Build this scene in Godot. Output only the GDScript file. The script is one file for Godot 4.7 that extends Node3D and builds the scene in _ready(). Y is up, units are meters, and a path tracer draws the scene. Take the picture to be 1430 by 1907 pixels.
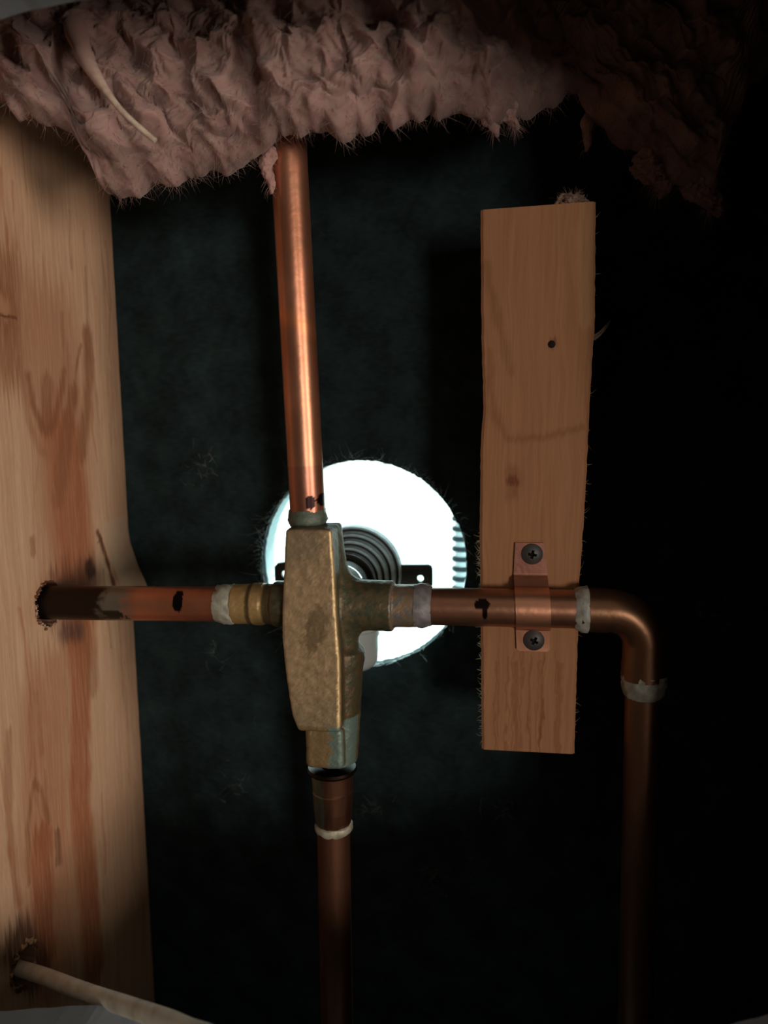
extends Node3D
# An access hole cut in a wall: a brass shower valve with copper pipes between a pine stud and
# the back of a dark shower panel, whose round cut-out looks into a bright bathroom.
# World: y up, metres; the panel's face is the plane z = 0, the drywall's back the plane z = 0.14.

var rng := RandomNumberGenerator.new()
var lump := FastNoiseLite.new()
var fine := FastNoiseLite.new()
var mats := {}


# ---------------------------------------------------------------- mesh building
class MB:
	var v := PackedVector3Array()
	var n := PackedVector3Array()
	var c := PackedColorArray()
	var uv := PackedVector2Array()
	var i := PackedInt32Array()

	func add(p: Vector3, nn: Vector3, col: Color, t := Vector2.ZERO) -> int:
		v.append(p); n.append(nn); c.append(col); uv.append(t)
		return v.size() - 1

	func tri(a: int, b: int, d: int) -> void:   # turned so that its front faces along the normals of its corners
		var f := (v[b] - v[a]).cross(v[d] - v[a])
		if f.dot(n[a] + n[b] + n[d]) > 0.0:
			i.append_array(PackedInt32Array([a, d, b]))
		else:
			i.append_array(PackedInt32Array([a, b, d]))

	func quad(a: int, b: int, d: int, e: int) -> void:
		tri(a, b, d); tri(a, d, e)

	func flat(p: Array, nn: Vector3, col: Color) -> void:   # a flat polygon of 3 or 4 corners
		var k := []
		for q in p:
			k.append(add(q, nn, col, Vector2(q.x + q.z, q.y)))
		tri(k[0], k[1], k[2])
		if k.size() == 4:
			tri(k[0], k[2], k[3])

	func mesh() -> ArrayMesh:
		var a := []
		a.resize(Mesh.ARRAY_MAX)
		a[Mesh.ARRAY_VERTEX] = v; a[Mesh.ARRAY_NORMAL] = n; a[Mesh.ARRAY_COLOR] = c
		a[Mesh.ARRAY_TEX_UV] = uv; a[Mesh.ARRAY_INDEX] = i
		var m := ArrayMesh.new()
		m.add_surface_from_arrays(Mesh.PRIMITIVE_TRIANGLES, a)
		return m


func rgb(r: float, g: float, b: float) -> Color:   # a colour as the eye names it, as the linear value that vertices carry
	return Color(r / 255.0, g / 255.0, b / 255.0).srgb_to_linear()


func put(called: String, m: Mesh, material: Material, parent: Node = self) -> MeshInstance3D:
	var o := MeshInstance3D.new()
	o.name = called
	o.mesh = m
	o.material_override = material
	o.cast_shadow = GeometryInstance3D.SHADOW_CASTING_SETTING_ON
	parent.add_child(o, true)
	return o


func thing(called: String, label: String, category: String) -> Node3D:
	var o := Node3D.new()
	o.name = called
	o.set_meta("label", label)
	o.set_meta("category", category)
	add_child(o, true)
	return o


func structure(o: Node3D, label := "") -> Node3D:
	o.set_meta("kind", "structure")
	if label:
		o.set_meta("label", label)
	return o


func box(m: MB, lo: Vector3, hi: Vector3, col := Color.WHITE, bevel := 0.0) -> void:
	var mid := (lo + hi) / 2.0
	var h := (hi - lo) / 2.0
	for axis in 3:
		for s in [-1.0, 1.0]:
			var nn := Vector3.ZERO
			nn[axis] = s
			var a := (axis + 1) % 3
			var b := (axis + 2) % 3
			var p := []
			for k in [[-1, -1], [1, -1], [1, 1], [-1, 1]]:
				var q := mid
				q[axis] += s * h[axis]
				q[a] += k[0] * (h[a] - bevel)
				q[b] += k[1] * (h[b] - bevel)
				p.append(q)
			m.flat(p, nn, col)
	if bevel > 0.0:
		for axis in 3:
			var a := (axis + 1) % 3
			var b := (axis + 2) % 3
			for k in [[-1, -1], [1, -1], [1, 1], [-1, 1]]:
				var nn := Vector3.ZERO
				nn[a] = k[0]
				nn[b] = k[1]
				var p := []
				for e in [[-1.0, 0], [1.0, 0], [1.0, 1], [-1.0, 1]]:
					var q := mid
					q[axis] += e[0] * (h[axis] - bevel)
					q[a] += k[0] * (h[a] - (bevel if e[1] == 0 else 0.0))
					q[b] += k[1] * (h[b] - (0.0 if e[1] == 0 else bevel))
					p.append(q)
				m.flat(p, nn.normalized(), col)


func resample(path: Array, step: float) -> PackedVector3Array:   # a smooth curve through the points
	var cv := Curve3D.new()
	for k in path.size():
		var t := Vector3.ZERO
		if k > 0 and k < path.size() - 1:
			t = (path[k + 1] - path[k - 1]) / 6.0
		cv.add_point(path[k], -t, t)
	cv.bake_interval = step
	return cv.get_baked_points()


# A tube along a path; radius(t) and paint(position, t, angle) are asked at every ring, t in metres along the path.
func tube(m: MB, path: PackedVector3Array, radius: Callable, paint: Callable, sides := 40, caps := true) -> void:
	var t := 0.0
	var side := Vector3.ZERO
	var first := m.v.size()
	for k in path.size():
		if k:
			t += path[k].distance_to(path[k - 1])
		var d := (path[mini(k + 1, path.size() - 1)] - path[maxi(k - 1, 0)]).normalized()
		if k == 0:
			side = d.cross(Vector3(0.3, 0.2, 0.93)).normalized()
		side = (side - d * side.dot(d)).normalized()
		var up := d.cross(side)
		for s in sides + 1:
			var a := TAU * s / sides
			var nn := side * cos(a) + up * sin(a)
			var p := path[k] + nn * float(radius.call(t))
			m.add(p, nn, paint.call(p, t, a), Vector2(a / TAU, t * 10.0))
	for k in path.size() - 1:
		for s in sides:
			var a := first + k * (sides + 1) + s
			m.quad(a, a + 1, a + sides + 2, a + sides + 1)
	if caps:
		for e in 2:
			var k := 0 if e == 0 else path.size() - 1
			var d := (path[k] - path[1 if e == 0 else path.size() - 2]).normalized()
			var mid := m.add(path[k], d, paint.call(path[k], 0.0 if e == 0 else t, 0.0))
			var ring := []
			for s in sides + 1:
				ring.append(m.add(m.v[first + k * (sides + 1) + s], d, m.c[first + k * (sides + 1) + s]))
			for s in sides:
				m.tri(mid, ring[s], ring[s + 1])


# A profile of (distance along the axis, radius) turned round an axis from base.
func lathe(m: MB, base: Vector3, axis: Vector3, profile: Array, paint: Callable, sides := 64, rough := 0.0) -> void:
	var side := axis.cross(Vector3(0.31, 0.83, 0.46)).normalized()
	var up := axis.cross(side)
	for k in profile.size() - 1:
		var a: Vector2 = profile[k]
		var b: Vector2 = profile[k + 1]
		var slope := Vector2(b.y - a.y, -(b.x - a.x)).normalized()
		var row := [[], []]
		for e in 2:
			var q: Vector2 = a if e == 0 else b
			for s in sides + 1:
				var ang := TAU * (s % sides) / sides
				var out := side * cos(ang) + up * sin(ang)
				var p := base + axis * q.x + out * q.y
				if rough > 0.0:
					p += out * rough * lump.get_noise_3dv(p * 5000.0)
				row[e].append(m.add(p, (out * -slope.y - axis * slope.x).normalized(), paint.call(p, q.x, ang), Vector2(ang / TAU, q.x * 10.0)))
		for s in sides:
			m.quad(row[0][s], row[0][s + 1], row[1][s + 1], row[1][s])


# A plate between local z0 and z1, cut to a polygon, with holes; placed by a transform.
func plate(m: MB, at: Transform3D, outer: PackedVector2Array, holes: Array, z0: float, z1: float, col: Color, uv_rect: Rect2, extra := PackedVector2Array()) -> void:
	var pts := PackedVector2Array(outer)
	for h in holes:
		pts.append_array(h)
	pts.append_array(extra)
	var tris := Geometry2D.triangulate_delaunay(pts)
	for face in 2:
		var z := z1 if face == 0 else z0
		var nn: Vector3 = at.basis * Vector3(0, 0, 1 if face == 0 else -1)
		var base := m.v.size()
		for p in pts:
			m.add(at * Vector3(p.x, p.y, z), nn, col, uv_of(p, uv_rect))
		for k in range(0, tris.size(), 3):
			var mid := (pts[tris[k]] + pts[tris[k + 1]] + pts[tris[k + 2]]) / 3.0
			var inside := Geometry2D.is_point_in_polygon(mid, outer)
			for h in holes:
				inside = inside and not Geometry2D.is_point_in_polygon(mid, h)
			if inside:
				m.tri(base + tris[k], base + tris[k + 1], base + tris[k + 2])
	var loops := [outer]
	loops.append_array(holes)
	for l in loops.size():
		var loop: PackedVector2Array = loops[l]
		for k in loop.size():
			var a := loop[k]
			var b := loop[(k + 1) % loop.size()]
			if a.distance_to(b) < 1e-7:
				continue
			var o := (b - a).orthogonal().normalized()
			var outward := not Geometry2D.is_point_in_polygon((a + b) / 2.0 + o * 1e-5, loop)
			if (l == 0) != outward:
				o = -o
			var nn: Vector3 = at.basis * Vector3(o.x, o.y, 0)
			var q := [m.add(at * Vector3(a.x, a.y, z0), nn, col, uv_of(a, uv_rect)), m.add(at * Vector3(b.x, b.y, z0), nn, col, uv_of(b, uv_rect)), m.add(at * Vector3(b.x, b.y, z1), nn, col, uv_of(b, uv_rect)), m.add(at * Vector3(a.x, a.y, z1), nn, col, uv_of(a, uv_rect))]
			m.quad(q[0], q[1], q[2], q[3])


func uv_of(p: Vector2, r: Rect2) -> Vector2:
	return Vector2((p.x - r.position.x) / r.size.x, 1.0 - (p.y - r.position.y) / r.size.y)


func rect2(lo: Vector2, hi: Vector2, step := 0.0, jitter := 0.0) -> PackedVector2Array:
	var p := PackedVector2Array()
	var c := [lo, Vector2(hi.x, lo.y), hi, Vector2(lo.x, hi.y)]
	for k in 4:
		var a: Vector2 = c[k]
		var b: Vector2 = c[(k + 1) % 4]
		var n := 1 if step <= 0.0 else maxi(1, int(a.distance_to(b) / step))
		for s in n:
			p.append(a.lerp(b, float(s) / n) + (Vector2(rng.randf_range(-jitter, jitter), rng.randf_range(-jitter, jitter)) if s else Vector2.ZERO))
	return p


func ring2(mid: Vector2, r: float, n: int, jag := 0.0) -> PackedVector2Array:
	var p := PackedVector2Array()
	for k in n:
		var a := TAU * k / n
		p.append(mid + Vector2(cos(a), sin(a)) * (r + jag * (fine.get_noise_2d(k * 37.0, mid.x * 900.0) + 0.5 * rng.randf_range(-1, 1))))
	return p


# Surface nets over a distance field.
func nets(m: MB, field: Callable, lo: Vector3, hi: Vector3, cell: float, paint: Callable) -> void:
	var nx := int((hi.x - lo.x) / cell) + 2
	var ny := int((hi.y - lo.y) / cell) + 2
	var nz := int((hi.z - lo.z) / cell) + 2
	var d := PackedFloat32Array()
	d.resize(nx * ny * nz)
	var blk := 5
	var reach := blk * cell * 0.95
	for bx in range(0, nx, blk):
		for by in range(0, ny, blk):
			for bz in range(0, nz, blk):
				var c: float = field.call(lo + Vector3(bx + 2, by + 2, bz + 2) * cell)
				var near := absf(c) < reach + 0.0012
				for x in range(bx, mini(bx + blk, nx)):
					for y in range(by, mini(by + blk, ny)):
						for z in range(bz, mini(bz + blk, nz)):
							d[(x * ny + y) * nz + z] = float(field.call(lo + Vector3(x, y, z) * cell)) if near else c
	var at := PackedInt32Array()
	at.resize(nx * ny * nz)
	at.fill(-1)
	var e := cell * 0.5
	var off := PackedInt32Array()
	var offp := PackedVector3Array()
	for k in 8:
		off.append(((k & 1) * ny + ((k >> 1) & 1)) * nz + ((k >> 2) & 1))
		offp.append(Vector3(k & 1, (k >> 1) & 1, (k >> 2) & 1))
	for x in nx - 1:
		for y in ny - 1:
			for z in nz - 1:
				var b := (x * ny + y) * nz + z
				var first := d[b] < 0.0
				var mixed := false
				for k in range(1, 8):
					if (d[b + off[k]] < 0.0) != first:
						mixed = true
						break
				if not mixed:
					continue
				var sum := Vector3.ZERO
				var n := 0
				for k in 8:
					for bit in [1, 2, 4]:
						if k & bit:
							continue
						var da := d[b + off[k]]
						var db := d[b + off[k | bit]]
						if (da < 0.0) != (db < 0.0):
							sum += offp[k].lerp(offp[k | bit], da / (da - db))
							n += 1
				var p := lo + (Vector3(x, y, z) + sum / n) * cell
				var g := Vector3(field.call(p + Vector3(e, 0, 0)) - field.call(p - Vector3(e, 0, 0)), field.call(p + Vector3(0, e, 0)) - field.call(p - Vector3(0, e, 0)), field.call(p + Vector3(0, 0, e)) - field.call(p - Vector3(0, 0, e))).normalized()
				at[b] = m.add(p, g, paint.call(p, g), Vector2(p.x * 20.0, p.y * 20.0))
	var sx := ny * nz
	var sy := nz
	for x in range(1, nx - 1):
		for y in range(1, ny - 1):
			for z in range(1, nz - 1):
				var b := (x * ny + y) * nz + z
				var s := d[b] < 0.0
				if (d[b + sx] < 0.0) != s and at[b] >= 0 and at[b - sy] >= 0 and at[b - 1] >= 0 and at[b - sy - 1] >= 0:
					m.quad(at[b], at[b - sy], at[b - sy - 1], at[b - 1])
				if (d[b + sy] < 0.0) != s and at[b] >= 0 and at[b - sx] >= 0 and at[b - 1] >= 0 and at[b - sx - 1] >= 0:
					m.quad(at[b], at[b - sx], at[b - sx - 1], at[b - 1])
				if (d[b + 1] < 0.0) != s and at[b] >= 0 and at[b - sx] >= 0 and at[b - sy] >= 0 and at[b - sx - sy] >= 0:
					m.quad(at[b], at[b - sx], at[b - sx - sy], at[b - sy])


func smin(a: float, b: float, k: float) -> float:
	var h := clampf(0.5 + 0.5 * (b - a) / k, 0.0, 1.0)
	return lerpf(b, a, h) - k * h * (1.0 - h)


func cyl(p: Vector3, a: Vector3, b: Vector3, r: float, round := 0.0008) -> float:   # a cylinder from a to b with rounded rims
	var ab := b - a
	var l := ab.length()
	var t := (p - a).dot(ab) / l
	var q := Vector2((p - a - ab * (t / l)).length() - r + round, absf(t - l / 2.0) - l / 2.0 + round)
	return minf(maxf(q.x, q.y), 0.0) + Vector2(maxf(q.x, 0), maxf(q.y, 0)).length() - round


func rbox(p: Vector3, mid: Vector3, h: Vector3, round: float) -> float:
	var q := (p - mid).abs() - h + Vector3.ONE * round
	return minf(maxf(q.x, maxf(q.y, q.z)), 0.0) + Vector3(maxf(q.x, 0), maxf(q.y, 0), maxf(q.z, 0)).length() - round


func along(y: float, table: Array) -> float:   # a value read off a table of (height, value), heights falling
	if y >= table[0].x:
		return table[0].y
	for k in table.size() - 1:
		if y >= table[k + 1].x:
			return lerpf(table[k + 1].y, table[k].y, (y - table[k + 1].x) / (table[k].x - table[k + 1].x))
	return table[-1].y


# A thin bent hair.
func hair(m: MB, p: Vector3, dir: Vector3, length: float, r: float, bend: Vector3, col: Color, segs := 4) -> void:
	var path := PackedVector3Array()
	for k in segs + 1:
		var t := float(k) / segs
		path.append(p + dir * length * t + bend * length * t * t)
	tube(m, path, func(t): return r * maxf(0.15, 1.0 - 0.8 * t / length), func(_p, _t, _a): return col, 3, false)


# ---------------------------------------------------------------- materials
func noise_texture(freq: float, seed_: int, octaves := 4, ramp: Gradient = null, normal := false, strength := 4.0) -> NoiseTexture2D:
	var f := FastNoiseLite.new()
	f.seed = seed_
	f.frequency = freq
	f.fractal_octaves = octaves
	var t := NoiseTexture2D.new()
	t.width = 512
	t.height = 512
	t.seamless = true
	t.noise = f
	if ramp:
		t.color_ramp = ramp
	if normal:
		t.as_normal_map = true
		t.bump_strength = strength
	return t


func grad(stops: Array) -> Gradient:
	var g := Gradient.new()
	g.offsets = PackedFloat32Array()
	var o := PackedFloat32Array()
	var c := PackedColorArray()
	for s in stops:
		o.append(s[0]); c.append(s[1])
	g.offsets = o
	g.colors = c
	return g


func mat(called: String, rough: float, metal := 0.0, spec := 0.5, vertex := true, col := Color.WHITE) -> StandardMaterial3D:
	var m := StandardMaterial3D.new()
	m.resource_name = called
	m.roughness = rough
	m.metallic = metal
	m.metallic_specular = spec
	m.vertex_color_use_as_albedo = vertex
	m.albedo_color = col
	mats[called] = m
	return m


func bump(m: StandardMaterial3D, t: Texture2D, scale: float, depth: float) -> void:   # relief, depth in centimetres
	m.uv1_triplanar = true
	m.uv1_world_triplanar = true
	m.uv1_scale = Vector3.ONE * scale
	m.heightmap_enabled = true
	m.heightmap_texture = t
	m.heightmap_scale = depth


# Paint for the wood faces: strokes in millimetres on an image that covers a rectangle of the face.
func stroke(im: Image, r: Rect2, pts: Array, width: float, soft: float, col: Color, strength: float) -> void:
	var k := Vector2(im.get_width() / r.size.x, im.get_height() / r.size.y) / 1000.0
	var lo := Vector2(1e9, 1e9)
	var hi := -lo
	var q := []
	for p in pts:
		var t: Vector2 = p - r.position * 1000.0
		t.y = r.size.y * 1000.0 - t.y
		q.append(t)
		lo = lo.min(t)
		hi = hi.max(t)
	var grow := width + soft + 2.0
	for y in range(maxi(0, int((lo.y - grow * 2.0) * k.y)), mini(im.get_height(), int((hi.y + grow * 2.0) * k.y))):
		for x in range(maxi(0, int((lo.x - grow) * k.x)), mini(im.get_width(), int((hi.x + grow) * k.x))):
			var p := Vector2(x / k.x, y / k.y)
			p.x += 0.9 * fine.get_noise_2d(x * 2.5, y * 0.35) + 1.6 * lump.get_noise_2d(x * 1.2, y * 0.5)
			p.y += (0.3 + width * 0.8) * lump.get_noise_2d(x * 5.0 + 500.0, y * 0.3)
			var d := 1e9
			for s in maxi(1, q.size() - 1):
				d = minf(d, p.distance_to(Geometry2D.get_closest_point_to_segment(p, q[s], q[mini(s + 1, q.size() - 1)])))
			var w := strength * (1.0 - smoothstep(width - soft, width + soft, d)) * clampf(0.9 + 0.7 * fine.get_noise_2d(x * 9.0, y * 0.25), 0.3, 1.0)
			if w > 0.004:
				im.set_pixel(x, y, im.get_pixel(x, y).lerp(col, w))


func wood_image(w: int, h: int, mm_w: float, mm_h: float, pale: Color, dark: Color, seed_: int) -> Image:
	var im := Image.create(w, h, false, Image.FORMAT_RGB8)
	for y in h:
		for x in w:
			var X := x * mm_w / w
			var Y := y * mm_h / h + seed_ * 173.0
			var t := X + 2.5 * lump.get_noise_2d(X * 1.5, Y * 0.25)
			var g := 0.5 + 0.55 * lump.get_noise_2d(t * 9.0, Y * 0.22) + 0.3 * fine.get_noise_2d(t * 5.0, Y * 0.12)
			var f := fine.get_noise_2d(t * 26.0, Y * 0.5)
			im.set_pixel(x, y, pale.lerp(dark, clampf(g * 0.55 + f * 0.16, 0.0, 1.0)))
	return im


func c8(r: float, g: float, b: float) -> Color:
	return Color(r / 255.0, g / 255.0, b / 255.0)


# ---------------------------------------------------------------- the scene
func _ready() -> void:
	rng.seed = 7
	lump.seed = 3
	lump.frequency = 0.05
	lump.fractal_octaves = 3
	fine.seed = 11
	fine.frequency = 0.08
	fine.fractal_octaves = 4

	camera_and_light()
	materials()
	room()
	build_panel()
	build_drywall()
	build_stud()
	build_block()
	build_plumbing()
	build_strap()
	build_insulation()
	build_fluff()
	build_cable()
	build_hose()


func camera_and_light() -> void:
	var cam := Camera3D.new()
	cam.name = "camera"
	cam.position = Vector3(0, 1.2, 0.42)
	cam.rotation_order = EULER_ORDER_YXZ
	cam.rotation = Vector3(deg_to_rad(-7.5), deg_to_rad(8.4), -0.012)
	cam.fov = rad_to_deg(2.0 * atan(953.5 / 1430.0))
	cam.near = 0.02
	var att := CameraAttributesPhysical.new()
	att.frustum_focal_length = 12.0 * 1430.0 / 953.5
	att.frustum_focus_distance = 0.335
	att.frustum_near = 0.02
	att.frustum_far = 20.0
	att.exposure_aperture = 5.0
	cam.attributes = att
	add_child(cam)
	cam.current = true

	var env := Environment.new()
	env.background_mode = Environment.BG_COLOR
	env.background_color = Color(0.02, 0.02, 0.02)
	env.tonemap_mode = Environment.TONE_MAPPER_LINEAR
	env.tonemap_exposure = 1.0
	env.sdfgi_enabled = true
	env.ssao_enabled = true
	env.ssil_enabled = true
	var we := WorldEnvironment.new()
	we.name = "environment"
	we.environment = env
	add_child(we)

	# daylight from the window in the room's right wall, and an added frontal fill at the rear wall
	lamp("window_light", Vector3(1.37, 1.14, 1.10), Vector3(0, PI / 2, 0), Vector2(0.5, 0.6), Color(1.0, 0.94, 0.88), 1.85)
	lamp("rear_fill_light", Vector3(1.12, 1.12, 2.66), Vector3(0, 0, 0), Vector2(0.4, 0.6), Color(1.0, 0.95, 0.9), 2.1)
	# the bathroom's ceiling light, behind the panel
	lamp("bathroom_ceiling_light", Vector3(-0.1, 2.36, -0.62), Vector3(-PI / 2, 0, 0), Vector2(0.7, 0.5), Color(0.9, 1.0, 0.99), 14.0)


func lamp(called: String, at: Vector3, turn: Vector3, size: Vector2, col: Color, energy: float) -> void:
	var l := AreaLight3D.new()
	l.name = called
	l.position = at
	l.rotation = turn
	l.area_size = size
	l.light_color = col
	l.light_energy = energy
	l.area_range = 6.0
	l.area_attenuation = 2.0
	l.shadow_enabled = true
	add_child(l)


func materials() -> void:
	var grain := noise_texture(0.02, 5, 5)
	var speck := noise_texture(0.12, 8, 3)
	mat("wood", 0.75, 0.0, 0.3)
	bump(mats.wood, grain, 9.0, 0.03)
	mat("copper", 0.36, 0.86)
	bump(mats.copper, grain, 14.0, 0.006)
	mat("brass", 0.48, 0.4, 0.5)
	bump(mats.brass, grain, 22.0, 0.008)
	mat("solder", 0.55, 0.25)
	bump(mats.solder, grain, 20.0, 0.03)
	mat("grey_plastic", 0.5, 0.0, 0.4)
	mat("steel", 0.5, 0.5)
	mat("fibre", 0.95, 0.0, 0.1)
	mats.fibre.rim_enabled = true
	mats.fibre.rim = 0.3
	mats.fibre.rim_tint = 0.6
	mats.fibre.subsurf_scatter_enabled = true
	mats.fibre.subsurf_scatter_strength = 0.25
	mat("cable", 0.5, 0.0, 0.4)
	mat("paint", 0.85, 0.0, 0.2)
	bump(mats.paint, grain, 5.0, 0.02)
	mat("tiles", 0.5, 0.0, 0.3)
	mat("rubber", 0.6, 0.0, 0.3)


func room() -> void:
	var grey := rgb(118, 114, 108)
	var white := rgb(232, 240, 240)
	var m := MB.new()
	box(m, Vector3(-1.7, -0.1, -1.45), Vector3(1.5, 0, 2.8), rgb(105, 92, 78))
	structure(put("floor", m.mesh(), mats.paint))
	m = MB.new()
	box(m, Vector3(-1.7, 2.4, -1.45), Vector3(1.5, 2.5, 2.8), rgb(190, 188, 182))
	structure(put("ceiling", m.mesh(), mats.paint))
	m = MB.new()
	box(m, Vector3(-1.7, 0, 0), Vector3(-1.6, 2.4, 2.8), grey)
	structure(put("wall_left", m.mesh(), mats.paint))
	m = MB.new()
	box(m, Vector3(1.4, 0, 0), Vector3(1.5, 2.4, 2.8), grey)
	structure(put("wall_right", m.mesh(), mats.paint))
	m = MB.new()
	box(m, Vector3(-1.6, 0, 2.7), Vector3(1.4, 2.4, 2.8), grey)
	structure(put("wall_rear", m.mesh(), mats.paint))
	# the bathroom beyond the panel
	m = MB.new()
	box(m, Vector3(-1.7, 0, -1.45), Vector3(-1.6, 2.4, 0), white)
	structure(put("wall_bathroom_left", m.mesh(), mats.paint))
	m = MB.new()
	box(m, Vector3(1.4, 0, -1.45), Vector3(1.5, 2.4, 0), white)
	structure(put("wall_bathroom_right", m.mesh(), mats.paint))
	m = MB.new()
	box(m, Vector3(-1.6, 0, -1.45), Vector3(1.4, 2.4, -1.35), white)
	structure(put("wall_bathroom_far", m.mesh(), mats.paint), "bright white bathroom wall seen through the round hole")
	# glowing panes behind the two lights; the rear one is an added fill
	var glow := StandardMaterial3D.new()
	glow.albedo_color = Color(0.9, 0.9, 0.9)
	glow.emission_enabled = true
	glow.emission = Color(1.0, 0.95, 0.88)
	glow.emission_energy_multiplier = 0.6
	var trim := rgb(225, 225, 220)
	for k in 2:
		var w := Node3D.new()
		w.name = "window_or_fill_%d" % (k + 1)
		w.position = Vector3(1.4, 1.14, 1.10) if k == 0 else Vector3(1.12, 1.12, 2.7)  # the second is an unseen fill light added behind the camera
		w.rotation.y = PI / 2 if k == 0 else 0.0
		add_child(w)
		structure(w)
		var hw := 0.25 if k == 0 else 0.2
		var hh := 0.3
		m = MB.new()
		box(m, Vector3(-hw, -hh, -0.02), Vector3(hw, hh, -0.002))
		put("glow_pane", m.mesh(), glow, w)
		m = MB.new()
		for e in [-1, 1]:
			box(m, Vector3(-hw - 0.06, e * (hh + 0.03) - 0.03, -0.028), Vector3(hw + 0.06, e * (hh + 0.03) + 0.03, 0), trim, 0.003)
			box(m, Vector3(e * (hw + 0.03) - 0.03, -hh, -0.028), Vector3(e * (hw + 0.03) + 0.03, hh, 0), trim, 0.003)
		put("pane_frame", m.mesh(), mats.cable, w)
	var cool := glow.duplicate()
	cool.emission = Color(0.92, 1.0, 0.99)
	var l := thing("ceiling_light", "flat white light panel on the bathroom ceiling behind the shower panel", "ceiling light")
	m = MB.new()
	box(m, Vector3(-0.45, 2.375, -0.87), Vector3(0.25, 2.385, -0.37))
	put("light_panel", m.mesh(), cool, l)
	m = MB.new()
	box(m, Vector3(-0.47, 2.385, -0.89), Vector3(0.27, 2.4, -0.35), rgb(235, 235, 235), 0.003)
	put("housing", m.mesh(), mats.cable, l)


func build_panel() -> void:
	# dark, matt back of the shower surround, with a jagged hole-saw cut
	var mid := Vector2(-0.0748, 1.1142)
	var base := Image.create(1024, 1024, false, Image.FORMAT_RGB8)
	var r := Rect2(-0.35, 0.75, 0.7, 0.7)
	for y in 1024:
		for x in 1024:
			var g := 0.5 + 0.5 * lump.get_noise_2d(x * 0.5, y * 0.5) + 0.35 * fine.get_noise_2d(x * 1.3, y * 3.1)
			var k := 0.55 + 0.5 * clampf(g, 0.0, 1.4)
			base.set_pixel(x, y, Color(0.15 * k, 0.215 * k, 0.222 * k))
	# pale scuffs and glue smears
	var scuffs := [[-34, 925, 13, 9], [6, 973, 6, 8], [-166, 1171, 7, 6], [-70, 970, 9, 6], [114, 1091, 4, 3], [-164, 1060, 5, 2], [-154, 978, 6, 3]]
	for s in scuffs:
		for k in int(s[3] * 3.0):
			var a := Vector2(s[0] + rng.randfn(0, s[2] * 0.5), s[1] + rng.randfn(0, s[2] * 0.45))
			var b := a + Vector2(rng.randfn(0, s[2] * 0.35), rng.randfn(0, s[2] * 0.3))
			stroke(base, r, [a, b], rng.randf_range(0.15, 0.5), 0.35, Color(0.42, 0.42, 0.38), rng.randf_range(0.1, 0.5))
	var t := ImageTexture.create_from_image(base)
	var pm := mat("panel", 0.8, 0.0, 0.25, false)
	pm.albedo_texture = t
	pm.normal_enabled = true
	pm.normal_texture = noise_texture(0.05, 21, 4, null, true, 3.0)
	pm.normal_scale = 0.5
	var m := MB.new()
	var hole := ring2(mid, 0.0588, 260, 0.0006)
	var outer := rect2(Vector2(-1.6, 0), Vector2(1.4, 2.4), 0.2)
	var extra := PackedVector2Array()
	for q in [0.064, 0.075, 0.1, 0.15, 0.25, 0.4]:
		extra.append_array(ring2(mid, q, 48))
	plate(m, Transform3D.IDENTITY, outer, [hole], -0.006, 0.0, Color.WHITE, r, extra)
	var wall := put("wall_back", m.mesh(), pm)
	structure(wall, "dark back of the shower panel with a round sawn hole")
	# pale foam layer behind the panel, whose cut edge shows as a ring in the hole
	m = MB.new()
	plate(m, Transform3D.IDENTITY, ring2(mid, 0.11, 64), [ring2(mid, 0.0584, 200, 0.0005)], -0.0235, -0.0062, rgb(205, 222, 226), Rect2(0, 0, 1, 1))
	put("foam_backing", m.mesh(), mats.paint, wall)
	# torn fibres round the rim
	m = MB.new()
	for k in 620:
		var a := rng.randf() * TAU
		if k % 3 == 0:
			a = rng.randf_range(0.3, 2.2)
		elif k % 3 == 1:
			a = rng.randf_range(2.6, 3.8)
		var o := Vector3(cos(a), sin(a), 0)
		var p := Vector3(mid.x, mid.y, -0.001) + o * 0.0588
		var dir := (o * rng.randf_range(-0.25, 1.0) + Vector3(-o.y, o.x, 0) * rng.randfn(0, 0.8) + Vector3(0, 0, rng.randf_range(0.1, 0.7))).normalized()
		var len := rng.randf_range(0.002, 0.007) if k % 5 else rng.randf_range(0.006, 0.014)
		var s := rng.randf_range(0.5, 1.0)
		hair(m, p, dir, len, rng.randf_range(0.00007, 0.00017), Vector3(rng.randfn(0, 0.3), rng.randfn(0, 0.3), 0.1), rgb(165 * s, 185 * s, 185 * s))
	var f := put("fibre_fringe", m.mesh(), mats.fibre, wall)
	f.set_meta("kind", "stuff")
	# short loose fibres over the panel's face
	m = MB.new()
	for k in 330:
		var p := Vector3(rng.randf_range(-0.21, 0.15), rng.randf_range(0.86, 1.3), 0.0002)
		var paler := 0.0
		if k % 3 == 0:
			paler = 0.7  # fibres at the scuffs are paler
			var s: Array = scuffs[rng.randi() % 7]
			p = Vector3(s[0] / 1000.0 + rng.randfn(0, 0.005), s[1] / 1000.0 + rng.randfn(0, 0.005), 0.0002)
		if Vector2(p.x, p.y).distance_to(mid) < 0.062:
			continue
		var a := rng.randf() * TAU
		var s := rng.randf_range(0.2, 0.75) + paler
		hair(m, p, Vector3(cos(a), sin(a), 0.15).normalized(), rng.randf_range(0.002, 0.009), rng.randf_range(0.00005, 0.00011), Vector3(rng.randfn(0, 0.3), rng.randfn(0, 0.3), 0), rgb(120 * s, 125 * s, 120 * s), 3)
	f = put("loose_fibre", m.mesh(), mats.fibre, wall)
	f.set_meta("kind", "stuff")


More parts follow.
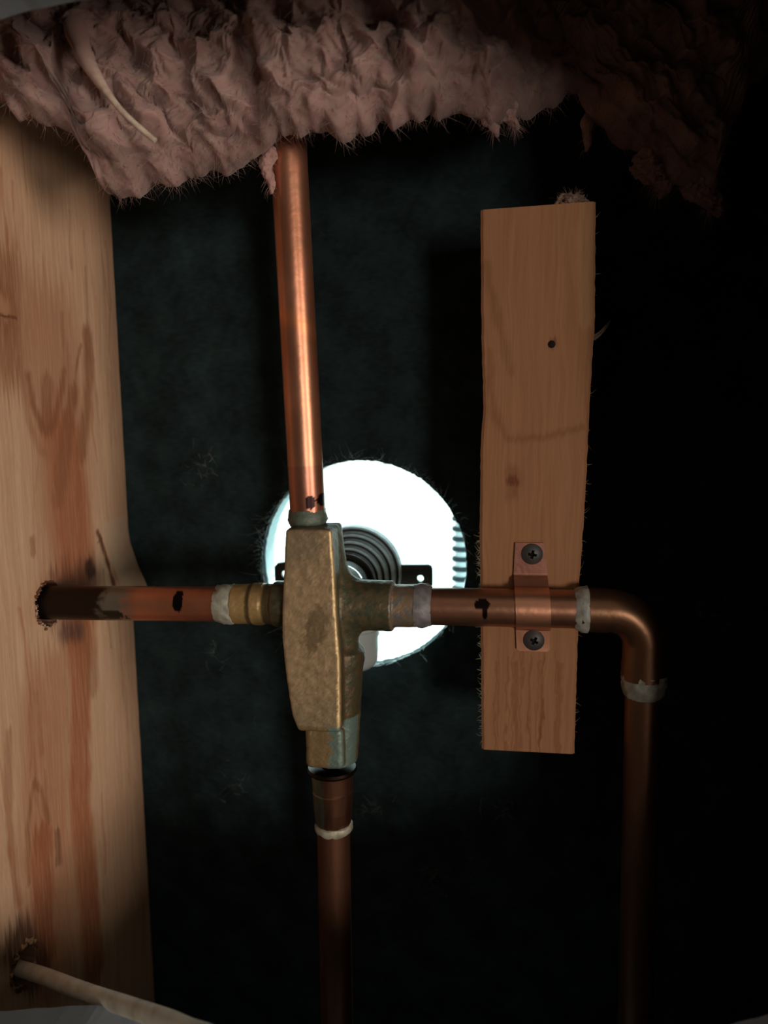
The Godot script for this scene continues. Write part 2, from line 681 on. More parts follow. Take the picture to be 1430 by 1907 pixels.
func build_drywall() -> void:
	# the wall that the access hole is cut into, between the room and the cavity
	var rough := [Vector2(-0.1690, 1.3190), Vector2(-0.1556, 1.3238), Vector2(-0.1409, 1.3258), Vector2(-0.1257, 1.3270), Vector2(-0.1020, 1.3295), Vector2(-0.0335, 1.3295), Vector2(0.0398, 1.3240), Vector2(0.0800, 1.3150), Vector2(0.0880, 1.2900), Vector2(0.0890, 1.2200), Vector2(0.0985, 1.1400), Vector2(0.1010, 1.0600), Vector2(0.0970, 1.0180), Vector2(0.0880, 1.0050), Vector2(0.0791, 1.0015), Vector2(0.0501, 0.9880), Vector2(-0.0031, 0.9744), Vector2(-0.0601, 0.9705), Vector2(-0.0999, 0.9754), Vector2(-0.1370, 0.9818), Vector2(-0.1519, 0.9820), Vector2(-0.1852, 0.9762), Vector2(-0.2052, 0.9816), Vector2(-0.2060, 1.03), Vector2(-0.1960, 1.1582), Vector2(-0.185, 1.26)]
	var cv := Curve2D.new()
	for k in rough.size() + 1:
		var a: Vector2 = rough[(k - 1 + rough.size()) % rough.size()]
		var b: Vector2 = rough[(k + 1) % rough.size()]
		cv.add_point(rough[k % rough.size()], (a - b) / 7.0, (b - a) / 7.0)
	cv.bake_interval = 0.004
	var hole := cv.get_baked_points()
	hole.remove_at(hole.size() - 1)
	for k in hole.size():
		hole[k] += Vector2(lump.get_noise_2d(k * 3.0, 1.0), lump.get_noise_2d(k * 3.0, 50.0)) * 0.0006
	var m := MB.new()
	plate(m, Transform3D.IDENTITY, rect2(Vector2(-1.6, 0), Vector2(1.4, 2.4), 0.2), [hole], 0.1800, 0.193, rgb(122, 130, 137), Rect2(0, 0, 1, 1))  # one even grey over the whole wall
	structure(put("wall_front", m.mesh(), mats.paint), "grey drywall edge at the corners of the access hole")


func build_stud() -> void:
	var r := Rect2(0, 0.75, 0.14, 0.7)
	var im := wood_image(220, 1000, 140, 700, c8(200, 164, 134), c8(162, 122, 94), 0)
	var red := c8(150, 88, 58)
	var brown := c8(132, 86, 60)
	var dark := c8(84, 50, 34)
	# knot near the room side of the stud
	stroke(im, r, [Vector2(104, 1262), Vector2(104, 1228)], 17, 8, c8(138, 94, 66), 0.8)
	stroke(im, r, [Vector2(105, 1246)], 12, 5, brown, 0.7)
	stroke(im, r, [Vector2(102, 1247)], 5, 3, c8(178, 136, 100), 0.8)
	stroke(im, r, [Vector2(106, 1243.4), Vector2(94, 1243.6)], 0.5, 0.5, dark, 0.9)
	# broad brown figure down the middle of the face, red heartwood through the drilled hole
	stroke(im, r, [Vector2(66, 1240), Vector2(62, 1190), Vector2(64, 1130)], 24, 14, c8(158, 110, 82), 0.7)
	stroke(im, r, [Vector2(90, 1070), Vector2(98, 1010), Vector2(100, 930)], 20, 10, c8(160, 108, 78), 0.7)
	stroke(im, r, [Vector2(64, 1190), Vector2(61, 1149), Vector2(59.6, 1121), Vector2(58.6, 1087)], 15, 7, red, 0.8)
	stroke(im, r, [Vector2(58.6, 1090), Vector2(62, 1053), Vector2(66, 1025), Vector2(69, 997), Vector2(67.6, 960), Vector2(66, 900)], 9.5, 2.6, red, 0.85)
	stroke(im, r, [Vector2(50, 1190), Vector2(47, 1150), Vector2(44, 1120)], 5, 3, red, 0.45)
	stroke(im, r, [Vector2(60, 1098), Vector2(50, 1075), Vector2(50, 1055)], 6, 3, brown, 0.5)
	# cathedral grain
	stroke(im, r, [Vector2(73, 1215), Vector2(75, 1203), Vector2(75, 1195)], 5, 2, brown, 0.6)
	stroke(im, r, [Vector2(87, 1218), Vector2(86, 1206), Vector2(81, 1197), Vector2(76, 1191.7), Vector2(69, 1197), Vector2(63, 1207), Vector2(58.5, 1222)], 2.2, 1.8, brown, 0.85)
	stroke(im, r, [Vector2(94, 1225), Vector2(91, 1200), Vector2(83, 1184), Vector2(75, 1180), Vector2(66, 1188), Vector2(56, 1205), Vector2(52, 1235)], 2.0, 2.0, brown, 0.35)
	stroke(im, r, [Vector2(58.5, 1222), Vector2(56, 1250)], 1.0, 0.8, brown, 0.4)
	stroke(im, r, [Vector2(33, 1242), Vector2(34, 1220), Vector2(38, 1203), Vector2(46, 1180)], 4.4, 2.4, brown, 0.75)
	stroke(im, r, [Vector2(40.7, 1236), Vector2(46.5, 1222), Vector2(50, 1205)], 1.2, 0.8, brown, 0.7)
	stroke(im, r, [Vector2(50, 1212), Vector2(57, 1193), Vector2(64, 1176), Vector2(70, 1160)], 5, 2, brown, 0.7)
	stroke(im, r, [Vector2(72, 1185), Vector2(80, 1172), Vector2(82, 1150)], 4, 3, c8(166, 118, 88), 0.5)
	stroke(im, r, [Vector2(94.4, 1143), Vector2(94.4, 1136)], 1.6, 1, brown, 0.75)
	# lower figure
	stroke(im, r, [Vector2(116, 985), Vector2(114, 1010), Vector2(106, 1029), Vector2(100, 1022), Vector2(97, 1005)], 1.8, 1.2, brown, 0.7)
	stroke(im, r, [Vector2(104, 1000), Vector2(106, 975), Vector2(106, 940)], 8, 3, c8(142, 84, 56), 0.8)
	stroke(im, r, [Vector2(91, 995), Vector2(91, 980)], 2.8, 1.2, dark, 0.5)
	stroke(im, r, [Vector2(122, 1060), Vector2(126, 1020), Vector2(124, 980)], 2.5, 1.5, brown, 0.45)
	stroke(im, r, [Vector2(100, 1070), Vector2(98, 1040)], 1.6, 1.4, brown, 0.4)
	for k in 46:
		var x := rng.randf_range(4, 130)
		var y0 := rng.randf_range(900, 1330)
		var l := rng.randf_range(25, 110)
		stroke(im, r, [Vector2(x, y0), Vector2(x + rng.randfn(0, 2), y0 - l * 0.5), Vector2(x + rng.randfn(0, 3), y0 - l)], rng.randf_range(0.3, 0.9), 0.8, brown if k % 3 else red, rng.randf_range(0.15, 0.45))
	# scorch and soot where the joint was soldered
	stroke(im, r, [Vector2(76, 1112), Vector2(50, 1110)], 14, 7, c8(92, 54, 40), 0.7)
	stroke(im, r, [Vector2(46, 1121), Vector2(44, 1117)], 4, 2, c8(40, 26, 22), 0.8)
	stroke(im, r, [Vector2(72, 1092), Vector2(60, 1088)], 5, 4, c8(66, 46, 42), 0.7)
	stroke(im, r, [Vector2(35, 1137), Vector2(31.5, 1131), Vector2(27.5, 1121), Vector2(22.5, 1110), Vector2(18, 1099)], 1.5, 1.0, dark, 0.95)  # dark gap beside the splinter, its shade painted on the face
	stroke(im, r, [Vector2(36, 1131), Vector2(26, 1134)], 0.5, 0.5, dark, 0.6)
	stroke(im, r, [Vector2(128, 962), Vector2(115, 940)], 10, 5, c8(60, 40, 30), 0.7)  # darker patch round the cable hole
	var w: StandardMaterial3D = mats.wood.duplicate()
	w.resource_name = "stud_wood"
	w.uv1_triplanar = false
	w.uv1_world_triplanar = false
	w.uv1_scale = Vector3.ONE
	w.heightmap_enabled = false
	w.albedo_texture = ImageTexture.create_from_image(im)
	w.texture_repeat = true
	var o := thing("wall_stud", "pale pine wall stud at the left with knot, red heartwood and scorched pipe hole", "stud")
	var m := MB.new()
	# local x = depth z, local y = height, local z = -thickness
	var at := Transform3D(Basis(Vector3(0, 0, 1), Vector3(0, 1, 0), Vector3(-1, 0, 0)), Vector3(-0.214, 0, 0))
	var outer := rect2(Vector2(0.0004, 0.0), Vector2(0.1798, 2.4), 0.006, 0.0002)
	var holes := [ring2(Vector2(0.0845, 1.1095), 0.0112, 56, 0.0007), ring2(Vector2(0.124, 0.949), 0.0085, 40, 0.0012)]
	plate(m, at, outer, holes, 0.0, 0.038, Color.WHITE, r)
	put("stud_timber", m.mesh(), w, o)
	# crumbs and torn grain round the drilled holes
	m = MB.new()
	for k in 90:
		var a := rng.randf_range(PI * 0.55, PI * 2.02)
		var big := k % 6 == 0
		var p := Vector3(-0.2135, 1.1095 + sin(a) * rng.randf_range(0.0105, 0.0125), 0.0845 - cos(a) * rng.randf_range(0.0105, 0.0125))
		var d := rng.randf_range(0.0004, 0.0008) * (1.8 if big else 1.0)
		chip(m, p, d, rgb(168, 140, 128) if k % 2 else rgb(96, 62, 46))
	for k in 50:
		var a := rng.randf() * TAU
		chip(m, Vector3(-0.2135, 0.949 + sin(a) * rng.randf_range(0.008, 0.0115), 0.124 + cos(a) * rng.randf_range(0.008, 0.0105)), rng.randf_range(0.0006, 0.0018), rgb(160, 124, 94) if k % 2 else rgb(92, 62, 44))
	var cr := put("wood_crumb", m.mesh(), mats.wood, o)
	cr.set_meta("kind", "stuff")
	# a long splinter lifted off the far edge above the pipe
	m = MB.new()
	var left := [Vector3(-0.2139, 1.1400, 0.0290), Vector3(-0.2136, 1.1340, 0.0310), Vector3(-0.2130, 1.1225, 0.0262), Vector3(-0.2122, 1.1120, 0.0210), Vector3(-0.2110, 1.0990, 0.0165)]
	var right := [Vector3(-0.2139, 1.1420, 0.0040), Vector3(-0.2138, 1.1360, 0.0016), Vector3(-0.2128, 1.1250, 0.0012), Vector3(-0.2090, 1.1120, 0.0010), Vector3(-0.2030, 1.0975, 0.0012)]
	flake(m, left, right, Vector3(-0.0022, 0, 0), rgb(186, 156, 130))
	put("splinter", m.mesh(), mats.wood, o).set_meta("label", "long splinter lifted off the stud's edge above the pipe")


func chip(m: MB, p: Vector3, r: float, col: Color) -> void:   # a crumb: a squashed octahedron
	var b := Basis.from_euler(Vector3(rng.randf() * TAU, rng.randf() * TAU, rng.randf() * TAU)).scaled(Vector3(r, r * rng.randf_range(0.5, 1.4), r))
	var ax := [b.x, b.y, b.z]
	for k in 8:
		var q := []
		var mid := Vector3.ZERO
		for j in 3:
			var d: Vector3 = ax[j] * (1.0 if (k >> j) & 1 else -1.0)
			q.append(p + d)
			mid += d
		m.flat(q, mid.normalized(), col)


func flake(m: MB, left: Array, right: Array, back: Vector3, col: Color) -> void:   # a thin sheet between two edges, with its thickness behind it
	var n := left.size()
	for k in n - 1:
		var q := [left[k], right[k], right[k + 1], left[k + 1]]
		var nn: Vector3 = (right[k] - left[k]).cross(left[k + 1] - left[k]).normalized()
		if nn.dot(back) > 0.0:
			nn = -nn
		m.flat(q, nn, col)
		m.flat([q[0] + back, q[1] + back, q[2] + back, q[3] + back], -nn, col)
		m.flat([q[1], q[1] + back, q[2] + back, q[2]], (right[k] - left[k]).normalized(), col)
		m.flat([q[0], q[0] + back, q[3] + back, q[3]], (left[k] - right[k]).normalized(), col)
	for k in [0, n - 1]:
		m.flat([left[k], right[k], right[k] + back, left[k] + back], Vector3.UP if k == 0 else Vector3.DOWN, col)


func build_block() -> void:
	var r := Rect2(-0.012, 1.035, 0.056, 0.26)
	var im := wood_image(160, 600, 56, 260, c8(190, 138, 100), c8(158, 108, 76), 3)
	stroke(im, r, [Vector2(7.1, 1168.8)], 2.3, 1, c8(112, 66, 46), 0.85)
	stroke(im, r, [Vector2(7.1, 1173), Vector2(7.4, 1163)], 2.6, 2.4, c8(140, 88, 60), 0.5)
	stroke(im, r, [Vector2(-4, 1225), Vector2(-2, 1200), Vector2(4, 1187), Vector2(20, 1188), Vector2(36, 1192)], 1.4, 1.4, c8(140, 92, 62), 0.45)
	stroke(im, r, [Vector2(-6, 1262), Vector2(0, 1238), Vector2(6, 1216)], 1.6, 1.4, c8(140, 96, 64), 0.4)
	stroke(im, r, [Vector2(37, 1284), Vector2(36, 1260), Vector2(38, 1238)], 4, 2, c8(204, 160, 116), 0.6)
	for k in 16:
		var x := rng.randf_range(-4, 35)
		stroke(im, r, [Vector2(x, rng.randf_range(1085, 1092)), Vector2(x + rng.randf_range(-1, 1), 1040)], 0.35, 0.4, c8(138, 84, 52), 0.45)
	stroke(im, r, [Vector2(23, 1228)], 1.9, 1.2, c8(110, 70, 46), 0.6)
	var w: StandardMaterial3D = mats.wood.duplicate()
	w.resource_name = "block_wood"
	w.uv1_triplanar = false
	w.uv1_world_triplanar = false
	w.uv1_scale = Vector3.ONE
	w.heightmap_enabled = false
	w.albedo_texture = ImageTexture.create_from_image(im)
	var o := thing("wood_block", "upright pine block fixed to the dark panel right of the round hole", "wood block")
	var lx := [Vector2(1.2844, -0.0076), Vector2(1.2376, -0.0071), Vector2(1.2007, -0.0060), Vector2(1.1866, -0.0071), Vector2(1.1434, -0.0074), Vector2(1.0809, -0.0064), Vector2(1.0433, -0.0060)]
	var rx := [Vector2(1.2854, 0.0401), Vector2(1.2363, 0.0408), Vector2(1.2001, 0.0394), Vector2(1.1676, 0.0388), Vector2(1.1246, 0.0369), Vector2(1.0699, 0.0364), Vector2(1.0430, 0.0362)]
	var m := MB.new()
	var rows := 90
	var prev := []
	for k in rows + 1:
		var t := float(k) / rows
		var y := lerpf(1.2848, 1.0431, t)
		var l := along(y, lx) + 0.0003 * fine.get_noise_1d(k * 7.0)
		var rr := along(y, rx) + 0.0004 * fine.get_noise_1d(k * 7.0 + 900.0)
		var yl := y - (0.0005 if k == 0 else 0.0)
		var yr := y + (0.0006 if k == 0 else 0.0)
		var cs := 0.0012
		var pr := [[Vector3(l, yl, 0.0), Vector3(-1, 0, 0)], [Vector3(l, yl, 0.077 - cs), Vector3(-1, 0, 0)], [Vector3(l, yl, 0.077 - cs), Vector3(-0.7, 0, 0.7)], [Vector3(l + cs, yl, 0.077), Vector3(-0.7, 0, 0.7)], [Vector3(l + cs, yl, 0.077), Vector3(0, 0, 1)], [Vector3(rr - cs, yr, 0.077), Vector3(0, 0, 1)], [Vector3(rr - cs, yr, 0.077), Vector3(0.7, 0, 0.7)], [Vector3(rr, yr, 0.077 - cs), Vector3(0.7, 0, 0.7)], [Vector3(rr, yr, 0.077 - cs), Vector3(1, 0, 0)], [Vector3(rr, yr, 0.0), Vector3(1, 0, 0)]]
		var row := []
		for q in pr:
			row.append(m.add(q[0], q[1], Color.WHITE, uv_of(Vector2(q[0].x, q[0].y), r)))
		if k:
			for s in range(0, 10, 2):
				m.quad(prev[s], prev[s + 1], row[s + 1], row[s])
		prev = row
		if k == 0 or k == rows:
			var up := Vector3(0, 1 if k == 0 else -1, 0)
			m.flat([pr[0][0], pr[1][0], pr[8][0], pr[9][0]], up, Color.WHITE)
			m.flat([pr[1][0], pr[3][0], pr[5][0], pr[7][0]], up, Color.WHITE)
	put("block_timber", m.mesh(), w, o)
	m = MB.new()
	lathe(m, Vector3(0.0229, 1.2275, 0.0768), Vector3(0, 0, 1), [Vector2(0, 0.0017), Vector2(0.0003, 0.0016), Vector2(0.0004, 0.0)], func(_p, _t, _a): return rgb(22, 12, 8), 20)  # dark disc in place of a nail hole; no recess is cut
	put("nail_hole_disc", m.mesh(), mats.rubber, o).set_meta("label", "small dark disc drawn for a nail hole in the upper half of the block")
	# torn fibres along the sawn edges
	m = MB.new()
	for k in 150:
		var y := rng.randf_range(1.05, 1.28)
		var s := -1.0 if k % 2 else 1.0
		if k % 2:
			y = rng.randf_range(1.118, 1.143) if k % 4 == 1 else rng.randf_range(1.045, 1.1)
		var x := along(y, lx) if s < 0 else along(y, rx)
		hair(m, Vector3(x, y, rng.randf_range(0.06, 0.076)), Vector3(s, rng.randfn(0, 0.8), 0.2).normalized(), rng.randf_range(0.0012, 0.003), rng.randf_range(0.00012, 0.0003), Vector3(0, rng.randfn(0, 0.5), 0), rgb(150, 122, 98), 3)
	for k in 9:
		hair(m, Vector3(0.0402, 1.2305 + rng.randfn(0, 0.0006), 0.074), Vector3(1, 0.25, 0.1).normalized(), rng.randf_range(0.004, 0.0072), 0.00045, Vector3(0.1, 0.7, 0), rgb(150, 130, 112), 6)
	put("wood_fibre", m.mesh(), mats.fibre, o).set_meta("kind", "stuff")


# ---------------------------------------------------------------- plumbing
func spot(p: Vector3, c: Vector3, rx: float, ry: float) -> bool:   # a dab of marker on a pipe
	var q := p - c
	var w := 1.0 + 0.35 * fine.get_noise_3dv(p * 30000.0)
	return q.z > -0.004 and pow(q.x / rx, 2) + pow(q.y / ry, 2) < w


func copper(p: Vector3, tarnish: float) -> Color:
	var n := 0.5 + 0.7 * lump.get_noise_3dv(p * Vector3(900, 500, 900))
	var f := fine.get_noise_3dv(p * Vector3(1500, 700, 1500))
	var c := rgb(212, 148, 118).lerp(rgb(172, 112, 84), clampf(n, 0, 1))
	c = c.lerp(rgb(150, 118, 92), clampf(tarnish + f * 0.35, 0.0, 1.0))
	return c


func solder_ring(parent: Node, base: Vector3, axis: Vector3, length: float, r0: float, r1: float, col: Color, label := "") -> MeshInstance3D:
	var m := MB.new()
	var pr := []
	for k in 9:
		var t := k / 8.0
		pr.append(Vector2(length * t, lerpf(r0, r1, t) + 0.0007 * sin(PI * t)))
	pr.push_front(Vector2(-0.0004, r0 - 0.0008))
	pr.append(Vector2(length + 0.0004, r1 - 0.0008))
	lathe(m, base, axis.normalized(), pr, func(p, _t, _a):
		var n := 0.5 + 0.9 * fine.get_noise_3dv(p * 2500.0)
		return col.lerp(col * 0.45, clampf(n, 0, 1)), 48, 0.0011)
	var o := put("solder_joint", m.mesh(), mats.solder, parent)
	if label:
		o.set_meta("label", label)
	return o


func pipe(parent: Node, path: PackedVector3Array, r: float, paint: Callable, label: String) -> MeshInstance3D:
	var m := MB.new()
	tube(m, path, func(_t): return r, paint, 56)
	var o := put("copper_pipe", m.mesh(), mats.copper, parent)
	o.set_meta("label", label)
	return o


func valve_field(p: Vector3) -> float:
	var y := p.y
	# flat raised bar on the front
	var l := along(y, BAR_L)
	var r := along(y, BAR_R)
	var q := Vector3(absf(p.x - (l + r) / 2.0) - (r - l) / 2.0, absf(y - 1.1045) - 0.0455, absf(p.z - 0.092) - 0.0112) + Vector3.ONE * 0.0014
	var bar := minf(maxf(q.x, maxf(q.y, q.z)), 0.0) + Vector3(maxf(q.x, 0), maxf(q.y, 0), maxf(q.z, 0)).length() - 0.0014
	# barrel behind it and to its right
	var d := cyl(p, Vector3(-0.0805, 1.148, 0.085), Vector3(-0.0722, 1.085, 0.083), 0.0112)
	d = smin(d, cyl(p, Vector3(-0.0718, 1.092, 0.084), Vector3(-0.0757, 1.0385, 0.084), 0.0121), 0.004)
	d = smin(d, cyl(p, Vector3(-0.08, 1.113, 0.085), Vector3(-0.0455, 1.1128, 0.085), 0.0114), 0.008)
	d = smin(d, cyl(p, Vector3(-0.08, 1.1125, 0.085), Vector3(-0.101, 1.1123, 0.085), 0.0104), 0.005)
	d = smin(d, cyl(p, Vector3(-0.079, 1.112, 0.085), Vector3(-0.077, 1.1125, 0.052), 0.0125), 0.006)
	d = smin(d, bar, 0.0012)
	# collars: left hub in two bands, right hub, and the block below the bar
	d = minf(d, cyl(p, Vector3(-0.1, 1.1123, 0.085), Vector3(-0.1205, 1.1117, 0.085), 0.0092))
	d = minf(d, cyl(p, Vector3(-0.1055, 1.1121, 0.085), Vector3(-0.1115, 1.112, 0.085), 0.0098))
	d = minf(d, cyl(p, Vector3(-0.046, 1.1128, 0.085), Vector3(-0.0345, 1.1131, 0.085), 0.0096))
	d = minf(d, rbox(p, Vector3(-0.0762, 1.049, 0.0905), Vector3(0.0088, 0.0098, 0.0078), 0.0024))
	return d + 0.00022 * lump.get_noise_3dv(p * 3500.0) + 0.00012 * fine.get_noise_3dv(p * 9000.0)


const BAR_L := [Vector2(1.1495, -0.0899), Vector2(1.1385, -0.0906), Vector2(1.1109, -0.0927), Vector2(1.1, -0.0928), Vector2(1.0817, -0.0914), Vector2(1.066, -0.0893), Vector2(1.059, -0.0868)]
const BAR_R := [Vector2(1.1497, -0.0697), Vector2(1.1365, -0.0690), Vector2(1.1116, -0.0683), Vector2(1.0927, -0.0672), Vector2(1.0827, -0.0672), Vector2(1.06, -0.0676)]


func valve_paint(p: Vector3, n: Vector3) -> Color:
	var f := 0.5 + 0.8 * lump.get_noise_3dv(p * 5000.0)
	var g := fine.get_noise_3dv(p * 3000.0)
	var c := rgb(172, 146, 112).lerp(rgb(138, 118, 90), clampf(f, 0, 1))
	# green and brown patina off the front of the bar
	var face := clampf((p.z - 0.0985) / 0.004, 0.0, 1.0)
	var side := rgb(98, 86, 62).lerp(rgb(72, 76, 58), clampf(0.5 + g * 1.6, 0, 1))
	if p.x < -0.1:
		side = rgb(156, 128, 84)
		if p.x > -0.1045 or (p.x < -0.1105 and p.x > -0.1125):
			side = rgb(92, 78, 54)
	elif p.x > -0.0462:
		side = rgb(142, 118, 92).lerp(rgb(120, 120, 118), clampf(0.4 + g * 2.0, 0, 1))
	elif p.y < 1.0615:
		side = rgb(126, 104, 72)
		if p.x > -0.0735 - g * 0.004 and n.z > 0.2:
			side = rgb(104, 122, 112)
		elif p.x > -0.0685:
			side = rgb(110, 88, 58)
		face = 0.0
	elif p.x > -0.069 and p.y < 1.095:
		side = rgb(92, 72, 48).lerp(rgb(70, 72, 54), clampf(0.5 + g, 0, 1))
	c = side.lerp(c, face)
	# brown stain across the middle of the bar
	var s := Vector2((p.x + 0.0775 - (p.y - 1.106) * 0.25) * 1.0, (p.y - 1.106) * 0.5)
	c = c.lerp(rgb(112, 102, 82), 0.6 * face * smoothstep(1.128, 1.142, p.y + g * 0.006) * smoothstep(-0.072, -0.078, p.x + g * 0.004))
	c = c.lerp(rgb(120, 112, 88), 0.45 * face * smoothstep(1.078, 1.066, p.y + g * 0.01))
	if face > 0.5:
		var stain := 1.0 - smoothstep(0.0042, 0.0056, s.length() + 0.003 * g)
		c = c.lerp(rgb(104, 88, 62), 0.75 * stain)
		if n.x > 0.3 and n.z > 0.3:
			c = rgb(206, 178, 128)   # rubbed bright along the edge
	return c


func build_plumbing() -> void:
	var o := thing("plumbing_assembly", "brass shower valve soldered to four copper pipes in front of the round hole", "shower valve")
	# --- valve body
	var m := MB.new()
	nets(m, valve_field, Vector3(-0.124, 1.0345, 0.05), Vector3(-0.031, 1.153, 0.107), 0.0008, valve_paint)
	var body := put("valve_body", m.mesh(), mats.brass, o)
	body.set_meta("label", "rough cast brass valve body with a flat raised bar and green patina")
	# --- stepped, ringed bonnet towards the hole
	m = MB.new()
	var grey := rgb(196, 226, 238)
	var groove_shade := rgb(54, 60, 60)
	var pr := [Vector2(0, 0.0118), Vector2(0.0115, 0.0122)]
	var steps := [[0.0115, 0.0165, 0.0146], [0.0165, 0.0215, 0.0170], [0.0215, 0.0270, 0.0196], [0.0270, 0.0330, 0.0224], [0.0330, 0.0400, 0.0256]]
	for s in steps:   # each ring: a groove with painted shade at its foot, a rounded shoulder, a straight side
		pr.append_array([Vector2(s[0] + 0.0008, s[2] - 0.0021), Vector2(s[0] + 0.0002, s[2] - 0.0011), Vector2(s[0], s[2] - 0.0007), Vector2(s[0] + 0.0006, s[2]), Vector2(s[1], s[2] + 0.0002)])
	pr.append_array([Vector2(0.0405, 0.0250), Vector2(0.0405, 0.005)])
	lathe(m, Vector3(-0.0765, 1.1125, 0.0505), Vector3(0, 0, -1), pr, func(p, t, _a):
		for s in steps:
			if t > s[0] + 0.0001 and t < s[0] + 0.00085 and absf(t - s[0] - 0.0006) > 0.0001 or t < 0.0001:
				return groove_shade
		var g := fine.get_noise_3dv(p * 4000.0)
		return grey.lerp(rgb(160, 188, 198), clampf(0.4 + g, 0, 1)) if t > 0.013 else rgb(58, 52, 42), 96)  # neck coloured dark, the shade of its gap painted in
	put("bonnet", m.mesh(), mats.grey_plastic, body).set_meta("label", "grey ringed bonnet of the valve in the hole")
	# --- mounting tabs
	for t in 2:
		m = MB.new()
		var outer: PackedVector2Array
		var holes := []
		if t == 0:
			outer = PackedVector2Array([Vector2(-0.0600, 1.1195), Vector2(-0.0560, 1.1172), Vector2(-0.0505, 1.1168), Vector2(-0.0362, 1.1171), Vector2(-0.0347, 1.1163), Vector2(-0.0341, 1.1145), Vector2(-0.0341, 1.106), Vector2(-0.0347, 1.1045), Vector2(-0.0600, 1.1045)])
			holes = [ring2(Vector2(-0.0406, 1.1095), 0.0019, 24)]
		else:
			outer = PackedVector2Array([Vector2(-0.098, 1.1178), Vector2(-0.112, 1.1178), Vector2(-0.1205, 1.1165), Vector2(-0.1222, 1.1145), Vector2(-0.1222, 1.1065), Vector2(-0.098, 1.106)])
			holes = [ring2(Vector2(-0.1165, 1.1105), 0.0019, 24)]
		plate(m, Transform3D.IDENTITY, outer, holes, 0.0105, 0.0128, rgb(66, 68, 66), Rect2(0, 0, 1, 1))
		put("mounting_tab", m.mesh(), mats.grey_plastic, body).set_meta("label", "dark flat mounting tab with a screw hole")
	# --- grey sleeve under the bonnet
	m = MB.new()
	pr = [Vector2(0, 0.0)]
	for k in 9:
		var a := PI / 2 * k / 8.0
		pr.append(Vector2(0.0075 * (1.0 - cos(a)), 0.0118 * sin(a)))
	pr.append_array([Vector2(0.02, 0.0119), Vector2(0.02, 0.0126), Vector2(0.023, 0.0126), Vector2(0.023, 0.0119), Vector2(0.042, 0.0119), Vector2(0.042, 0.0)])
	lathe(m, Vector3(-0.0737, 1.0625, 0.03), Vector3(0, 1, 0), pr, func(_p, _t, _a): return rgb(190, 200, 200), 56)
	put("sleeve", m.mesh(), mats.grey_plastic, body).set_meta("label", "grey rounded sleeve hanging below the bonnet")

	# --- riser
	var top := Vector3(-0.0918, 1.42, 0.085)
	var foot := Vector3(-0.0840, 1.146, 0.085)
	var line := PackedVector3Array()
	for k in 440:
		line.append(foot.lerp(top, k / 439.0))
	pipe(o, line, 0.0079, func(p, t, _a):
		var c := copper(p, 0.1 + 0.25 * smoothstep(0.09, 0.02, t))
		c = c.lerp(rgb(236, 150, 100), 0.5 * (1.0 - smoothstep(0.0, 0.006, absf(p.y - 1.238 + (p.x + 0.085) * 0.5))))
		if t < 0.03:
			c = c.lerp(rgb(150, 96, 84), 0.5)
		if spot(p, Vector3(-0.0813, 1.1604, 0.093), 0.0023, 0.0032) or spot(p, Vector3(-0.0768, 1.1611, 0.089), 0.0018, 0.0028):
			c = rgb(30, 18, 18)
		return c, "upright copper riser pipe above the valve, vanishing into the insulation")
	solder_ring(o, Vector3(-0.0842, 1.149, 0.085), Vector3(-0.028, 1, 0), 0.0075, 0.0081, 0.0079, rgb(104, 116, 102), "grey green flux round the foot of the riser")
	# --- left stub into the stud
	line = PackedVector3Array()
	for k in 260:
		line.append(Vector3(-0.2300, 1.1098, 0.085).lerp(Vector3(-0.118, 1.1117, 0.085), k / 259.0))
	pipe(o, line, 0.0082, func(p, _t, _a):
		var c := copper(p, 0.25)
		var x: float = p.x + 0.0025 * fine.get_noise_3dv(p * 3000.0) * 2.0
		c = c.lerp(rgb(176, 96, 68), 0.4)
		if x < -0.1625:
			c = c.lerp(rgb(120, 118, 112), 1.0 - smoothstep(-0.176, -0.1625, x))
		if x < -0.176:
			c = c.lerp(rgb(44, 36, 32), 1.0 - smoothstep(-0.186, -0.179, x))
		if x > -0.182 and x < -0.172 and p.y < 1.1095 and p.y > 1.104:
			c = rgb(48, 54, 46)
		if spot(p, Vector3(-0.1448, 1.1143, 0.093), 0.0024, 0.0052):
			c = rgb(26, 16, 14)
		return c, "short copper pipe running left into the scorched stud hole")
	solder_ring(o, Vector3(-0.1285, 1.1115, 0.085), Vector3(1, 0.01, 0), 0.0085, 0.0083, 0.0089, rgb(176, 176, 162), "pale solder at the left hub of the valve")
	# --- right run, elbow and drop
	line = PackedVector3Array()
	for k in 180:
		line.append(Vector3(-0.036, 1.1130, 0.085).lerp(Vector3(0.042, 1.1133, 0.085), k / 179.0))
	pipe(o, line, 0.0084, func(p, _t, _a):
		var c := copper(p, 0.45).lerp(rgb(150, 110, 92), 0.45)
		if spot(p, Vector3(-0.0058, 1.1163, 0.093), 0.0034, 0.0022) or spot(p, Vector3(-0.0046, 1.1128, 0.0935), 0.0012, 0.0028):
			c = rgb(30, 20, 18)
		return c, "horizontal copper pipe running right from the valve under the strap")
	solder_ring(o, Vector3(-0.0358, 1.1131, 0.085), Vector3(1, 0, 0), 0.0075, 0.0098, 0.0085, rgb(158, 152, 154), "lumpy grey solder at the right hub of the valve")
	solder_ring(o, Vector3(0.0338, 1.1133, 0.085), Vector3(1, 0, 0), 0.0056, 0.0084, 0.0102, rgb(206, 206, 196), "pale solder at the elbow's first mouth")
	m = MB.new()
	var bend := [Vector3(0.0365, 1.1133, 0.085), Vector3(0.0455, 1.1131, 0.085)]
	for k in 9:
		var a := PI / 2 * k / 8.0
		bend.append(Vector3(0.0485 + 0.0155 * sin(a), 1.1131 - 0.0155 * (1.0 - cos(a)), 0.085))
